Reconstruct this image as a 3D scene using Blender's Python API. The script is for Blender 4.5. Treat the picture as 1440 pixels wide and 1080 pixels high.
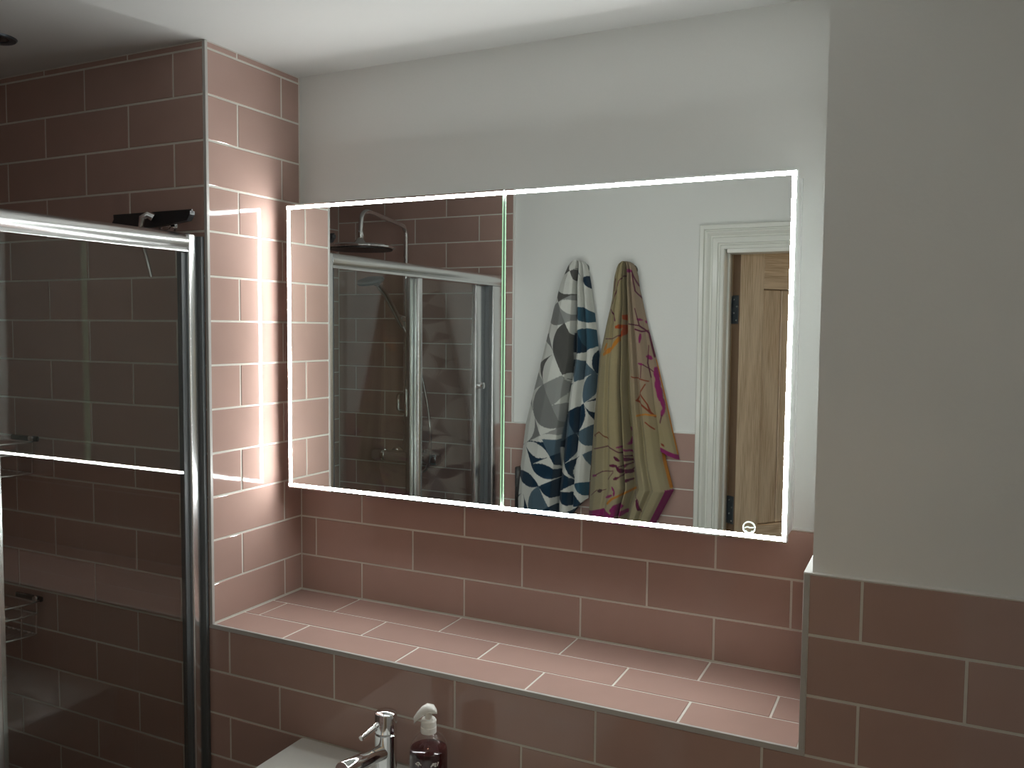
import bpy, bmesh, math, random
from mathutils import Vector, Matrix
import numpy as np

# ------------------------------------------------------------------ scene, camera, light, exposure
for o in list(bpy.data.objects):
    bpy.data.objects.remove(o, do_unlink=True)
SC = bpy.context.scene
COL = SC.collection
random.seed(7)

def set_camera():
    yaw, pitch, roll, f = -0.4547, -0.0631, 0.0089, 1199.83
    fw = Vector((math.sin(yaw) * math.cos(pitch), math.cos(yaw) * math.cos(pitch), math.sin(pitch)))
    r = Vector((math.cos(yaw), -math.sin(yaw), 0))
    u = r.cross(fw)
    c, s = math.cos(roll), math.sin(roll)
    r2, u2 = c * r + s * u, -s * r + c * u
    cd = bpy.data.cameras.new('camera')
    cd.sensor_fit = 'HORIZONTAL'; cd.sensor_width = 36.0
    cd.lens = f / 1440.0 * 36.0
    cd.clip_start = 0.02
    co = bpy.data.objects.new('camera', cd)
    COL.objects.link(co)
    m = Matrix((r2, u2, -fw)).transposed().to_4x4()
    m.translation = Vector((1.4811, -1.4488, 1.7217))
    co.matrix_world = m
    SC.camera = co
set_camera()

W = bpy.data.worlds.new('world'); SC.world = W
W.use_nodes = True
W.node_tree.nodes['Background'].inputs[0].default_value = (0.8, 0.9, 1.0, 1)
W.node_tree.nodes['Background'].inputs[1].default_value = 0.0

LED_STRENGTH = 80.0
HALL_FILL_STRENGTH = 16.0
LED_COLOR = (0.96, 1.0, 0.985, 1)
SC.view_settings.view_transform = 'Standard'
SC.view_settings.look = 'None'
SC.view_settings.gamma = 1.0
SC.view_settings.use_curve_mapping = False
SC.view_settings.exposure = 0.08
SC.cycles.use_denoising = True
SC.cycles.max_bounces = 16
SC.cycles.diffuse_bounces = 8
SC.cycles.glossy_bounces = 8
SC.cycles.transparent_max_bounces = 24
SC.cycles.sample_clamp_indirect = 6.0

# ------------------------------------------------------------------ helpers
def link(name, me, mat=None, parent=None):
    o = bpy.data.objects.new(name, me)
    COL.objects.link(o)
    if mat is not None and hasattr(me, 'materials') and len(me.materials) == 0:
        for m in (mat if isinstance(mat, (list, tuple)) else [mat]):
            me.materials.append(m)
    if parent is not None:
        o.parent = parent
        if parent.type == 'EMPTY':      # mesh coordinates are room coordinates
            o.matrix_parent_inverse = Matrix.Translation(-parent.location)
    return o

def mk(name, bm, mat, parent=None, smooth=False, angle=None):
    bmesh.ops.recalc_face_normals(bm, faces=bm.faces)
    me = bpy.data.meshes.new(name)
    bm.to_mesh(me); bm.free()
    if smooth:
        for p in me.polygons: p.use_smooth = True
        me.set_sharp_from_angle(angle=math.radians(angle or 40))
    return link(name, me, mat, parent)

def tag(o, label=None, cat=None, group=None, kind=None):
    if label: o['label'] = label
    if cat: o['category'] = cat
    if group: o['group'] = group
    if kind: o['kind'] = kind
    return o

def empty(name, loc):
    o = bpy.data.objects.new(name, None)
    o.location = loc; o.empty_display_size = 0.05
    COL.objects.link(o)
    return o

def box(bm, x0, x1, y0, y1, z0, z1, bevel=0.0, seg=2, mi=0):
    vs = [bm.verts.new((x, y, z)) for x in (x0, x1) for y in (y0, y1) for z in (z0, z1)]
    F = [(0, 1, 3, 2), (4, 6, 7, 5), (0, 4, 5, 1), (2, 3, 7, 6), (0, 2, 6, 4), (1, 5, 7, 3)]
    fs = [bm.faces.new([vs[i] for i in f]) for f in F]
    for f in fs: f.material_index = mi
    if bevel > 0:
        es = list({e for f in fs for e in f.edges})
        bmesh.ops.bevel(bm, geom=es, offset=bevel, segments=seg, profile=0.5, affect='EDGES', clamp_overlap=True)
    return fs

def bx(name, x0, x1, y0, y1, z0, z1, mat, parent=None, bevel=0.0, seg=2):
    bm = bmesh.new(); box(bm, x0, x1, y0, y1, z0, z1, bevel, seg)
    return mk(name, bm, mat, parent, smooth=bevel > 0)

def frames(pts, closed=False):
    pts = [Vector(p) for p in pts]
    out = []; n = len(pts); prev = None
    for i, p in enumerate(pts):
        a = pts[i - 1] if (i > 0 or closed) else p
        b = pts[(i + 1) % n] if (i < n - 1 or closed) else p
        t = (b - a).normalized()
        if prev is None:
            ref = Vector((0, 0, 1)) if abs(t.z) < 0.9 else Vector((1, 0, 0))
            nrm = t.cross(ref).normalized()
        else:
            nrm = (prev - t * prev.dot(t)).normalized()
        prev = nrm
        out.append((p, nrm, t.cross(nrm)))
    return out

def tube(bm, pts, r, n=10, closed=False, caps=True):
    fr = frames(pts, closed); rings = []
    for i, (p, a, b) in enumerate(fr):
        rr = r[i] if isinstance(r, (list, tuple)) else r
        rings.append([bm.verts.new(p + a * rr * math.cos(2 * math.pi * k / n) + b * rr * math.sin(2 * math.pi * k / n)) for k in range(n)])
    m = len(rings)
    for i in range(m if closed else m - 1):
        A, B = rings[i], rings[(i + 1) % m]
        for k in range(n):
            bm.faces.new((A[k], A[(k + 1) % n], B[(k + 1) % n], B[k]))
    if caps and not closed:
        bm.faces.new(rings[0][::-1]); bm.faces.new(rings[-1])

def lathe(bm, prof, c, n=32, axis='Z'):
    """prof: list of (radius, height); turned about an axis through c"""
    c = Vector(c); rings = []
    def P(r, h, a):
        if axis == 'Z': return c + Vector((r * math.cos(a), r * math.sin(a), h))
        if axis == 'Y': return c + Vector((r * math.cos(a), h, r * math.sin(a)))
        return c + Vector((h, r * math.cos(a), r * math.sin(a)))
    for r, h in prof:
        if r < 1e-6: rings.append([bm.verts.new(P(0, h, 0))])
        else: rings.append([bm.verts.new(P(r, h, 2 * math.pi * k / n)) for k in range(n)])
    for A, B in zip(rings, rings[1:]):
        for k in range(n):
            k2 = (k + 1) % n
            if len(A) == 1 and len(B) == 1: continue
            if len(A) == 1: bm.faces.new((A[0], B[k2], B[k]))
            elif len(B) == 1: bm.faces.new((A[k], A[k2], B[0]))
            else: bm.faces.new((A[k], A[k2], B[k2], B[k]))

def arc(c, r, a0, a1, n, plane='YZ'):
    out = []
    for i in range(n + 1):
        a = math.radians(a0 + (a1 - a0) * i / n)
        if plane == 'YZ': out.append((c[0], c[1] + r * math.cos(a), c[2] + r * math.sin(a)))
        elif plane == 'XY': out.append((c[0] + r * math.cos(a), c[1] + r * math.sin(a), c[2]))
        else: out.append((c[0] + r * math.cos(a), c[1], c[2] + r * math.sin(a)))
    return out

def prism(bm, prof, path_axis, a0, a1, cap=True):
    """extrude a closed 2D profile along an axis; prof gives the other two coords"""
    def P(q, a):
        if path_axis == 'Y': return (q[0], a, q[1])
        if path_axis == 'Z': return (q[0], q[1], a)
        return (a, q[0], q[1])
    A = [bm.verts.new(P(q, a0)) for q in prof]; B = [bm.verts.new(P(q, a1)) for q in prof]
    n = len(prof)
    for k in range(n): bm.faces.new((A[k], A[(k + 1) % n], B[(k + 1) % n], B[k]))
    if cap: bm.faces.new(A[::-1]); bm.faces.new(B)

# ------------------------------------------------------------------ materials
def new_mat(name):
    m = bpy.data.materials.new(name); m.use_nodes = True
    nt = m.node_tree
    return m, nt, nt.nodes['Principled BSDF']

def simple(name, col, rough=0.5, metal=0.0, spec=0.5, bump=0.0, bscale=200.0, noise=0.0, nscale=8.0):
    m, nt, b = new_mat(name)
    b.inputs['Base Color'].default_value = (*col, 1)
    b.inputs['Roughness'].default_value = rough
    b.inputs['Metallic'].default_value = metal
    b.inputs['Specular IOR Level'].default_value = spec
    tc = nt.nodes.new('ShaderNodeTexCoord')
    if noise > 0:
        n = nt.nodes.new('ShaderNodeTexNoise'); n.inputs['Scale'].default_value = nscale; n.inputs['Detail'].default_value = 4
        nt.links.new(tc.outputs['Object'], n.inputs['Vector'])
        mr = nt.nodes.new('ShaderNodeMapRange')
        mr.inputs['To Min'].default_value = 1 - noise; mr.inputs['To Max'].default_value = 1 + noise
        nt.links.new(n.outputs['Fac'], mr.inputs['Value'])
        mx = nt.nodes.new('ShaderNodeVectorMath'); mx.operation = 'SCALE'
        mx.inputs[0].default_value = col
        nt.links.new(mr.outputs['Result'], mx.inputs['Scale'])
        nt.links.new(mx.outputs['Vector'], b.inputs['Base Color'])
    if bump > 0:
        n2 = nt.nodes.new('ShaderNodeTexNoise'); n2.inputs['Scale'].default_value = bscale; n2.inputs['Detail'].default_value = 3
        nt.links.new(tc.outputs['Object'], n2.inputs['Vector'])
        bp = nt.nodes.new('ShaderNodeBump'); bp.inputs['Strength'].default_value = bump; bp.inputs['Distance'].default_value = 0.002
        nt.links.new(n2.outputs['Fac'], bp.inputs['Height'])
        nt.links.new(bp.outputs['Normal'], b.inputs['Normal'])
    return m

def tile_mat():
    m, nt, b = new_mat('pink_glazed_tile')
    oi = nt.nodes.new('ShaderNodeObjectInfo')
    tc = nt.nodes.new('ShaderNodeTexCoord')
    n = nt.nodes.new('ShaderNodeTexNoise'); n.inputs['Scale'].default_value = 14; n.inputs['Detail'].default_value = 3
    nt.links.new(tc.outputs['Object'], n.inputs['Vector'])
    ad = nt.nodes.new('ShaderNodeMath'); ad.operation = 'ADD'
    nt.links.new(oi.outputs['Random'], ad.inputs[0]); nt.links.new(n.outputs['Fac'], ad.inputs[1])
    mr = nt.nodes.new('ShaderNodeMapRange'); mr.inputs['From Min'].default_value = 0.2; mr.inputs['From Max'].default_value = 1.7
    mr.inputs['To Min'].default_value = 0.93; mr.inputs['To Max'].default_value = 1.07
    nt.links.new(ad.outputs[0], mr.inputs['Value'])
    mx = nt.nodes.new('ShaderNodeVectorMath'); mx.operation = 'SCALE'; mx.inputs[0].default_value = (0.405, 0.272, 0.236)
    nt.links.new(mr.outputs['Result'], mx.inputs['Scale'])
    nt.links.new(mx.outputs['Vector'], b.inputs['Base Color'])
    b.inputs['Roughness'].default_value = 0.06
    b.inputs['Specular IOR Level'].default_value = 0.5
    n2 = nt.nodes.new('ShaderNodeTexNoise'); n2.inputs['Scale'].default_value = 11; n2.inputs['Detail'].default_value = 1
    nt.links.new(tc.outputs['Object'], n2.inputs['Vector'])
    bp = nt.nodes.new('ShaderNodeBump'); bp.inputs['Strength'].default_value = 0.10; bp.inputs['Distance'].default_value = 0.004
    nt.links.new(n2.outputs['Fac'], bp.inputs['Height'])
    nt.links.new(bp.outputs['Normal'], b.inputs['Normal'])
    return m

def glass_mat(name, tint, refl=(1, 1, 1)):
    m = bpy.data.materials.new(name); m.use_nodes = True
    nt = m.node_tree; nt.nodes.clear()
    out = nt.nodes.new('ShaderNodeOutputMaterial')
    tr = nt.nodes.new('ShaderNodeBsdfTransparent'); tr.inputs[0].default_value = (*tint, 1)
    gl = nt.nodes.new('ShaderNodeBsdfGlossy'); gl.inputs['Color'].default_value = (*refl, 1); gl.inputs['Roughness'].default_value = 0.0
    ge = nt.nodes.new('ShaderNodeNewGeometry')
    mr = nt.nodes.new('ShaderNodeMapRange')          # the pane is not refracted: same reflectance seen from either side
    mr.inputs['To Min'].default_value = 1.5; mr.inputs['To Max'].default_value = 1 / 1.5
    nt.links.new(ge.outputs['Backfacing'], mr.inputs['Value'])
    fr = nt.nodes.new('ShaderNodeFresnel')
    nt.links.new(mr.outputs['Result'], fr.inputs['IOR'])
    mx = nt.nodes.new('ShaderNodeMixShader')
    nt.links.new(fr.outputs[0], mx.inputs[0]); nt.links.new(tr.outputs[0], mx.inputs[1]); nt.links.new(gl.outputs[0], mx.inputs[2])
    nt.links.new(mx.outputs[0], out.inputs[0])
    return m

def emit_mat(name, col, strength):
    m, nt, b = new_mat(name)
    b.inputs['Base Color'].default_value = (0.8, 0.8, 0.8, 1)
    b.inputs['Emission Color'].default_value = (*col[:3], 1)
    b.inputs['Emission Strength'].default_value = strength
    return m

def oak_mat(name, along):
    m, nt, b = new_mat(name)
    tc = nt.nodes.new('ShaderNodeTexCoord')
    mp = nt.nodes.new('ShaderNodeMapping')
    sc = {'z': (6, 6, 0.9), 'x': (1.3, 6, 9)}[along]
    mp.inputs['Scale'].default_value = sc
    nt.links.new(tc.outputs['Object'], mp.inputs['Vector'])
    n = nt.nodes.new('ShaderNodeTexNoise'); n.inputs['Scale'].default_value = 1.0; n.inputs['Detail'].default_value = 1.5
    nt.links.new(mp.outputs[0], n.inputs['Vector'])
    mul = nt.nodes.new('ShaderNodeMath'); mul.operation = 'MULTIPLY'; mul.inputs[1].default_value = 46
    nt.links.new(n.outputs['Fac'], mul.inputs[0])
    sn = nt.nodes.new('ShaderNodeMath'); sn.operation = 'SINE'
    nt.links.new(mul.outputs[0], sn.inputs[0])
    mp2 = nt.nodes.new('ShaderNodeMapping')
    mp2.inputs['Scale'].default_value = {'z': (400, 400, 12), 'x': (12, 400, 400)}[along]
    nt.links.new(tc.outputs['Object'], mp2.inputs['Vector'])
    n2 = nt.nodes.new('ShaderNodeTexNoise'); n2.inputs['Scale'].default_value = 1.0; n2.inputs['Detail'].default_value = 3
    nt.links.new(mp2.outputs[0], n2.inputs['Vector'])
    ad = nt.nodes.new('ShaderNodeMath'); ad.operation = 'MULTIPLY_ADD'; ad.inputs[1].default_value = 0.085
    nt.links.new(sn.outputs[0], ad.inputs[0]); nt.links.new(n2.outputs['Fac'], ad.inputs[2])
    cr = nt.nodes.new('ShaderNodeValToRGB')
    cr.color_ramp.elements[0].position = 0.25; cr.color_ramp.elements[0].color = (0.52, 0.375, 0.24, 1)
    cr.color_ramp.elements[1].position = 0.62; cr.color_ramp.elements[1].color = (0.80, 0.64, 0.465, 1)
    nt.links.new(ad.outputs[0], cr.inputs[0])
    nt.links.new(cr.outputs[0], b.inputs['Base Color'])
    b.inputs['Roughness'].default_value = 0.45
    return m

M = dict(
    tile=tile_mat(),
    grout=simple('grout', (0.64, 0.615, 0.56), 0.9, bump=0.3, bscale=400, noise=0.06),
    paint=simple('white_wall_paint', (0.79, 0.80, 0.78), 0.55, spec=0.35, bump=0.12, bscale=120),
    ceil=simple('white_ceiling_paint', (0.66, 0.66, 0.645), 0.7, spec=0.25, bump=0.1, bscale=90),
    gloss=simple('white_gloss_paint', (0.80, 0.81, 0.76), 0.18, bump=0.05, bscale=60),
    trim=simple('satin_aluminium_trim', (0.47, 0.46, 0.44), 0.35, metal=0.1),
    wtrim=simple('white_tile_trim', (0.82, 0.82, 0.80), 0.3),
    chrome=simple('chrome', (0.80, 0.81, 0.82), 0.06, metal=1.0),
    rail=simple('polished_aluminium', (0.80, 0.81, 0.81), 0.26, metal=1.0),
    sealshade=simple('dark_seal_and_shade', (0.09, 0.10, 0.105), 0.4),  # seals, post cap, and the strip painted as shade by the wall post
    glass=glass_mat('shower_glass', (0.93, 0.95, 0.94)),
    clear=glass_mat('clear_plastic', (0.95, 0.95, 0.95)),
    mirror=simple('mirror_silver', (0.86, 0.885, 0.865), 0.0, metal=1.0),
    cab=simple('white_cabinet', (0.82, 0.83, 0.83), 0.35),
    led=emit_mat('led_diffuser', LED_COLOR, LED_STRENGTH),
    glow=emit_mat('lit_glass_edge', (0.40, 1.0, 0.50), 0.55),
    sensor=emit_mat('sensor_ring', (0.75, 1.0, 0.88), 0.9),
    ceramic=simple('white_ceramic', (0.66, 0.67, 0.64), 0.08),
    black=simple('black_rubber', (0.018, 0.018, 0.02), 0.35),
    blackgloss=simple('black_gloss', (0.02, 0.02, 0.022), 0.15),
    liquid=simple('dark_red_soap', (0.035, 0.004, 0.006), 0.08),
    pump=simple('white_pump_plastic', (0.78, 0.78, 0.74), 0.25),
    print=simple('white_print', (0.75, 0.73, 0.70), 0.5),
    hinge=simple('dark_steel_hinge', (0.16, 0.19, 0.22), 0.35, metal=0.8),
    floor=simple('grey_floor_tile', (0.30, 0.28, 0.26), 0.35, noise=0.1),
    carpet=simple('hall_carpet', (0.30, 0.27, 0.23), 0.95, bump=0.5, bscale=500),
    hall=simple('hall_paint', (0.62, 0.58, 0.50), 0.7),
    bottle=simple('pale_bottle', (0.55, 0.57, 0.50), 0.3),
    oakz=oak_mat('oak_vertical', 'z'), oakx=oak_mat('oak_horizontal', 'x'),
    oakend=simple('oak_edge', (0.30, 0.20, 0.13), 0.6, noise=0.15),
)
# ------------------------------------------------------------------ the room shell
CEIL = 2.365
TOPROW = 2.3483          # first horizontal joint of the front wall
RP, TP = 0.102, 0.2995   # row pitch, tile pitch
GAP = 0.0048
XL, YB = -0.83, -1.12    # shower side wall face, opposite wall face
SHELF = 1.030

def structure(name, bm, mat, label, cat):
    return tag(mk(name, bm, mat), label, cat, kind='structure')

bm = bmesh.new(); box(bm, -1.0, 2.3, -2.7, 0.6, -0.12, 0.0)
structure('floor', bm, M['floor'], 'grey bathroom and hall floor', 'floor')
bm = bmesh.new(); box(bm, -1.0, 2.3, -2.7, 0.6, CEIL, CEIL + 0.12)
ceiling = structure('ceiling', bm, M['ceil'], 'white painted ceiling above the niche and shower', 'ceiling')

bm = bmesh.new()
box(bm, -1.0, -0.010, 0.010, 0.55, 0, CEIL)
box(bm, -0.010, 1.321, 0.010, 0.55, 0, SHELF - 0.010)
box(bm, -0.010, 1.321, 0.322, 0.55, SHELF - 0.010, CEIL)
box(bm, 1.321, 1.85, 0.010, 0.55, 0, CEIL)
wall_front = structure('wall_front', bm, M['paint'], 'wall with the tiled recess that holds the lit mirror', 'wall')
bm = bmesh.new(); box(bm, -1.0, XL - 0.010, -1.265, 0.010, 0, CEIL)
wall_left = structure('wall_left', bm, M['paint'], 'pink tiled side wall at the far side of the shower', 'wall')
bm = bmesh.new()
box(bm, -1.0, 0.792, -1.265, -1.130, 0, CEIL)
box(bm, 1.626, 1.85, -1.265, -1.130, 0, CEIL)
box(bm, 0.792, 1.626, -1.265, -1.130, 2.068, CEIL)
wall_back = structure('wall_back', bm, M['paint'], 'white half-tiled wall with towels seen in the mirror', 'wall')
bm = bmesh.new(); box(bm, 1.75, 1.85, -1.130, 0.010, 0, CEIL)
structure('wall_right', bm, M['paint'], 'white side wall right of the basin', 'wall')
bm = bmesh.new()
box(bm, 0.15, 0.25, -2.6, -1.265, 0, CEIL)
box(bm, 2.1, 2.2, -2.6, -1.265, 0, CEIL)
box(bm, 0.15, 2.2, -2.7, -2.6, 0, CEIL)
structure('wall_hall', bm, M['hall'], 'beige hall walls beyond the open oak door', 'wall')

# ---- tiles: each one an object, mesh data shared between equal sizes
TILE_MESH = {}
def tile_mesh(w, h, t=0.009, c=0.0009):
    key = (round(w, 3), round(h, 3))
    if key in TILE_MESH: return TILE_MESH[key]
    w, h = key
    c = min(c, w * 0.2, h * 0.2)
    x, y = w / 2, h / 2
    v = [(-x, -y, -t), (x, -y, -t), (x, y, -t), (-x, y, -t),
         (-x, -y, -c), (x, -y, -c), (x, y, -c), (-x, y, -c),
         (-x + c, -y + c, 0), (x - c, -y + c, 0), (x - c, y - c, 0), (-x + c, y - c, 0)]
    f = [(3, 2, 1, 0), (8, 9, 10, 11)]
    for a, b in ((0, 4), (4, 8)):
        for k in range(4):
            k2 = (k + 1) % 4
            f.append((a + k, a + k2, b + k2, b + k))
    me = bpy.data.meshes.new('tile'); me.from_pydata(v, [], f); me.update()
    me.materials.append(M['tile'])
    TILE_MESH[key] = me
    return me

def tile_rows(parent, org, U, V, N, u0, u1, rows, pitch=TP, wob=0.0012):
    """rows: list of (v0, v1, joint offset); lay tiles over u0..u1 on the plane org + u U + v V facing N"""
    org, U, V, N = Vector(org), Vector(U), Vector(V), Vector(N)
    for v0, v1, ph in rows:
        k = math.floor((u0 - ph) / pitch)
        edges = [u0]
        while True:
            k += 1
            e = ph + k * pitch
            if e >= u1 - 0.004: break
            if e > u0 + 0.004: edges.append(e)
        edges.append(u1)
        for a, b in zip(edges, edges[1:]):
            w, h = b - a - GAP, v1 - v0 - GAP
            if w < 0.004 or h < 0.003: continue
            o = link('tile', tile_mesh(w, h))
            rot = Matrix((U, V, N)).transposed()
            j = Matrix.Rotation(random.uniform(-wob, wob), 3, 'X') @ Matrix.Rotation(random.uniform(-wob, wob), 3, 'Y')
            m = (rot @ j).to_4x4()
            m.translation = org + U * (a + b) / 2 + V * (v0 + v1) / 2 + N * random.uniform(-0.0002, 0.0002)
            o.parent = parent
            o.matrix_local = m

def grout(parent, x0, x1, y0, y1, z0, z1):
    return bx('grout_bed', x0, x1, y0, y1, z0, z1, M['grout'], parent)

def zrow(k): return TOPROW - k * RP
EV, OD = -0.0996, 0.0516
def front_rows(k0, k1): return [(max(0.0, zrow(k + 1)), zrow(k), EV if k % 2 == 0 else OD) for k in range(k0, k1)]

G = 0.0013   # joint depth
# front wall: shower part, strip under the recess, right hand part
tile_rows(wall_front, (0, 0, 0), (1, 0, 0), (0, 0, 1), (0, -1, 0), XL, -0.007, [(TOPROW, CEIL - 0.0005, OD)] + front_rows(0, 13))
tile_rows(wall_front, (0, 0, 0), (1, 0, 0), (0, 0, 1), (0, -1, 0), XL, 1.75, front_rows(13, 23))
tile_rows(wall_front, (0, 0, 0), (1, 0, 0), (0, 0, 1), (0, -1, 0), 1.3165, 1.75, front_rows(10, 13))
grout(wall_front, XL - 0.01, -0.0015, G, 0.010, zrow(13), CEIL)
grout(wall_front, XL - 0.01, 1.75, G, 0.010, 0, zrow(13))
grout(wall_front, 1.3105, 1.75, G, 0.012, zrow(13), zrow(10))
# recess: left return, right return, back, shelf
ret = [(TOPROW, CEIL - 0.0005, 0.10)] + [(max(SHELF + 0.001, zrow(k + 1)), zrow(k), 0.2515 if k % 2 == 0 else 0.10) for k in range(0, 13)]
tile_rows(wall_front, (0, 0, 0), (0, 1, 0), (0, 0, 1), (1, 0, 0), 0.002, 0.318, ret)
grout(wall_front, -0.010, -G, 0.0015, 0.322, SHELF - 0.01, CEIL)
ret2 = [(max(SHELF + 0.001, zrow(k + 1)), zrow(k), 0.2515 if k % 2 == 0 else 0.10) for k in range(10, 13)]
tile_rows(wall_front, (1.309, 0, 0), (0, -1, 0), (0, 0, 1), (-1, 0, 0), -0.318, -0.002, ret2)
grout(wall_front, 1.309 + G, 1.321, 0.002, 0.322, SHELF - 0.01, zrow(10))
nb = [(zrow(11), zrow(10), 0.1965), (zrow(12), zrow(11), 0.0505), (SHELF + 0.001, zrow(12), 0.1965)]
tile_rows(wall_front, (0, 0.3135, 0), (1, 0, 0), (0, 0, 1), (0, -1, 0), 0.002, 1.307, nb)
grout(wall_front, -0.002, 1.315, 0.3135 + G, 0.3235, SHELF - 0.01, zrow(10))
sh = [(0.004, 0.1015, 0.2035), (0.1015, 0.2035, 0.0485), (0.2035, 0.311, 0.192)]
tile_rows(wall_front, (0, 0, SHELF), (1, 0, 0), (0, 1, 0), (0, 0, 1), 0.002, 1.307, sh)
grout(wall_front, -0.002, 1.315, 0.002, 0.322, SHELF - 0.011, SHELF - G)
# shower side wall
side = [(max(0, z), z + RP, ph) for z, ph in [(2.3483 - RP * k, 0.06 if k % 2 else -0.09) for k in range(1, 24)]]
side = [(TOPROW, CEIL - 0.0005, -0.09)] + side
tile_rows(wall_left, (XL, 0, 0), (0, 1, 0), (0, 0, 1), (1, 0, 0), YB, 0.0, side)
grout(wall_left, XL - 0.010, XL - G, YB - 0.01, 0.010, 0, CEIL)
# opposite wall: full height behind the shower, half height under the towels
OB = 1.358
def ob(k): return OB + RP * k
tile_rows(wall_back, (0, YB, 0), (-1, 0, 0), (0, 0, 1), (0, 1, 0), -0.010, -XL,
          [(ob(k), min(ob(k + 1), CEIL - 0.0005), 0.141 if k % 2 else 0.2916) for k in range(0, 10)])
tile_rows(wall_back, (0, YB, 0), (-1, 0, 0), (0, 0, 1), (0, 1, 0), -0.742, -XL,
          [(max(0, ob(k)), ob(k + 1), 0.141 if k % 2 else 0.2916) for k in range(-14, 0)])
grout(wall_back, XL - 0.01, 0.010, -1.130, YB - G, 0, CEIL)
grout(wall_back, 0.010, 0.742, -1.130, YB - G, 0, OB)

# tile edge trims
def trim(x0, x1, y0, y1, z0, z1, mat, parent=wall_front):
    return tag(bx('tile_trim', x0, x1, y0, y1, z0, z1, M[mat], parent, bevel=0.0006, seg=1), None)
trim(-0.0075, 0.0008, -0.0008, 0.0075, SHELF + 0.001, CEIL, 'trim')                      # upright left corner
trim(-0.0075, 1.3185, -0.0010, 0.0055, SHELF - 0.0095, SHELF + 0.0008, 'trim')           # shelf edge
trim(1.3085, 1.3175, -0.0010, 0.0075, SHELF + 0.001, zrow(10) - 0.0005, 'trim')          # upright right corner
trim(1.3085, 1.3225, -0.0010, 0.3215, zrow(10) - 0.0005, zrow(10) + 0.0020, 'wtrim')     # ledge on the right return
trim(1.3226, 1.7500, -0.0005, 0.0110, zrow(10) - 0.0005, zrow(10) + 0.0015, 'wtrim')     # top of the right hand tiles
trim(0.0010, 1.3084, 0.3120, 0.3222, zrow(10) - 0.0005, zrow(10) + 0.0020, 'wtrim')      # top of the recess tiles
trim(0.0100, 0.0150, -1.1300, YB + 0.001, OB, CEIL, 'wtrim', wall_back)
trim(0.0150, 0.7410, -1.1300, YB + 0.001, OB - 0.0005, OB + 0.003, 'wtrim', wall_back)

# ---- door opening: moulded architrave, lining, oak ledged door swung out into the hall
OX0, OX1, OZ = 0.826, 1.592, 2.004
prof = [(0, 0), (0, .019), (.003, .0225), (.010, .0235), (.016, .0215), (.0180, .0120), (.0220, .0110), (.0240, .0195), (.0290, .0205),
        (.0340, .0170), (.0390, .0090), (.0440, .0070), (.0460, .0150), (.0490, .0165), (.0600, .0150), (.0640, .0145), (.0650, .0080),
        (.0720, .0110), (.0735, .0060), (.0830, .0085), (.0850, .0070), (.0850, 0)]
arch = empty('trim_1', (0.78, -1.13, 0))
tag(arch, 'white gloss moulded architrave around the doorway', 'door frame', kind='structure')
def arch_piece(kind, side=1):
    bm = bmesh.new()
    A, B = [], []
    for w, d in prof:
        y = -1.130 + d
        zt = OZ + 0.006 + .085 - w
        if kind == 'leg':
            x = (OX0 - 0.085 + w) if side < 0 else (OX1 + 0.085 - w)
            A.append(bm.verts.new((x, y, 0))); B.append(bm.verts.new((x, y, zt)))
        else:
            A.append(bm.verts.new((OX0 - 0.085 + w, y, zt))); B.append(bm.verts.new((OX1 + 0.085 - w, y, zt)))
    n = len(prof)
    for k in range(n): bm.faces.new((A[k], A[(k + 1) % n], B[(k + 1) % n], B[k]))
    bm.faces.new(A[::-1]); bm.faces.new(B)
    return mk('architrave_leg' if kind == 'leg' else 'architrave_head', bm, M['gloss'], arch, smooth=True, angle=28)
arch_piece('leg', -1); arch_piece('leg', 1); arch_piece('head')
lin = empty('trim_2', (0.81, -1.2, 0))
tag(lin, 'white door lining inside the doorway', 'door frame', kind='structure')
bx('jamb', OX0 - 0.034, OX0 + 0.002, -1.265, -1.1295, 0, OZ + 0.063, M['gloss'], lin, 0.0015)
bx('jamb', OX1 - 0.002, OX1 + 0.034, -1.265, -1.1295, 0, OZ + 0.063, M['gloss'], lin, 0.0015)
bx('head_lining', OX0 + 0.002, OX1 - 0.002, -1.265, -1.1295, OZ + 0.031, OZ + 0.063, M['gloss'], lin, 0.0015)
bx('door_stop', OX0 + 0.002, OX0 + 0.009, -1.216, -1.180, 0, OZ, M['gloss'], lin, 0.001)
bx('door_stop', OX1 - 0.009, OX1 - 0.002, -1.216, -1.180, 0, OZ, M['gloss'], lin, 0.001)
bx('door_stop', OX0 + 0.009, OX1 - 0.009, -1.2215, -1.1295, OZ - 0.007, OZ + 0.031, M['gloss'], lin, 0.001)

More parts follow.
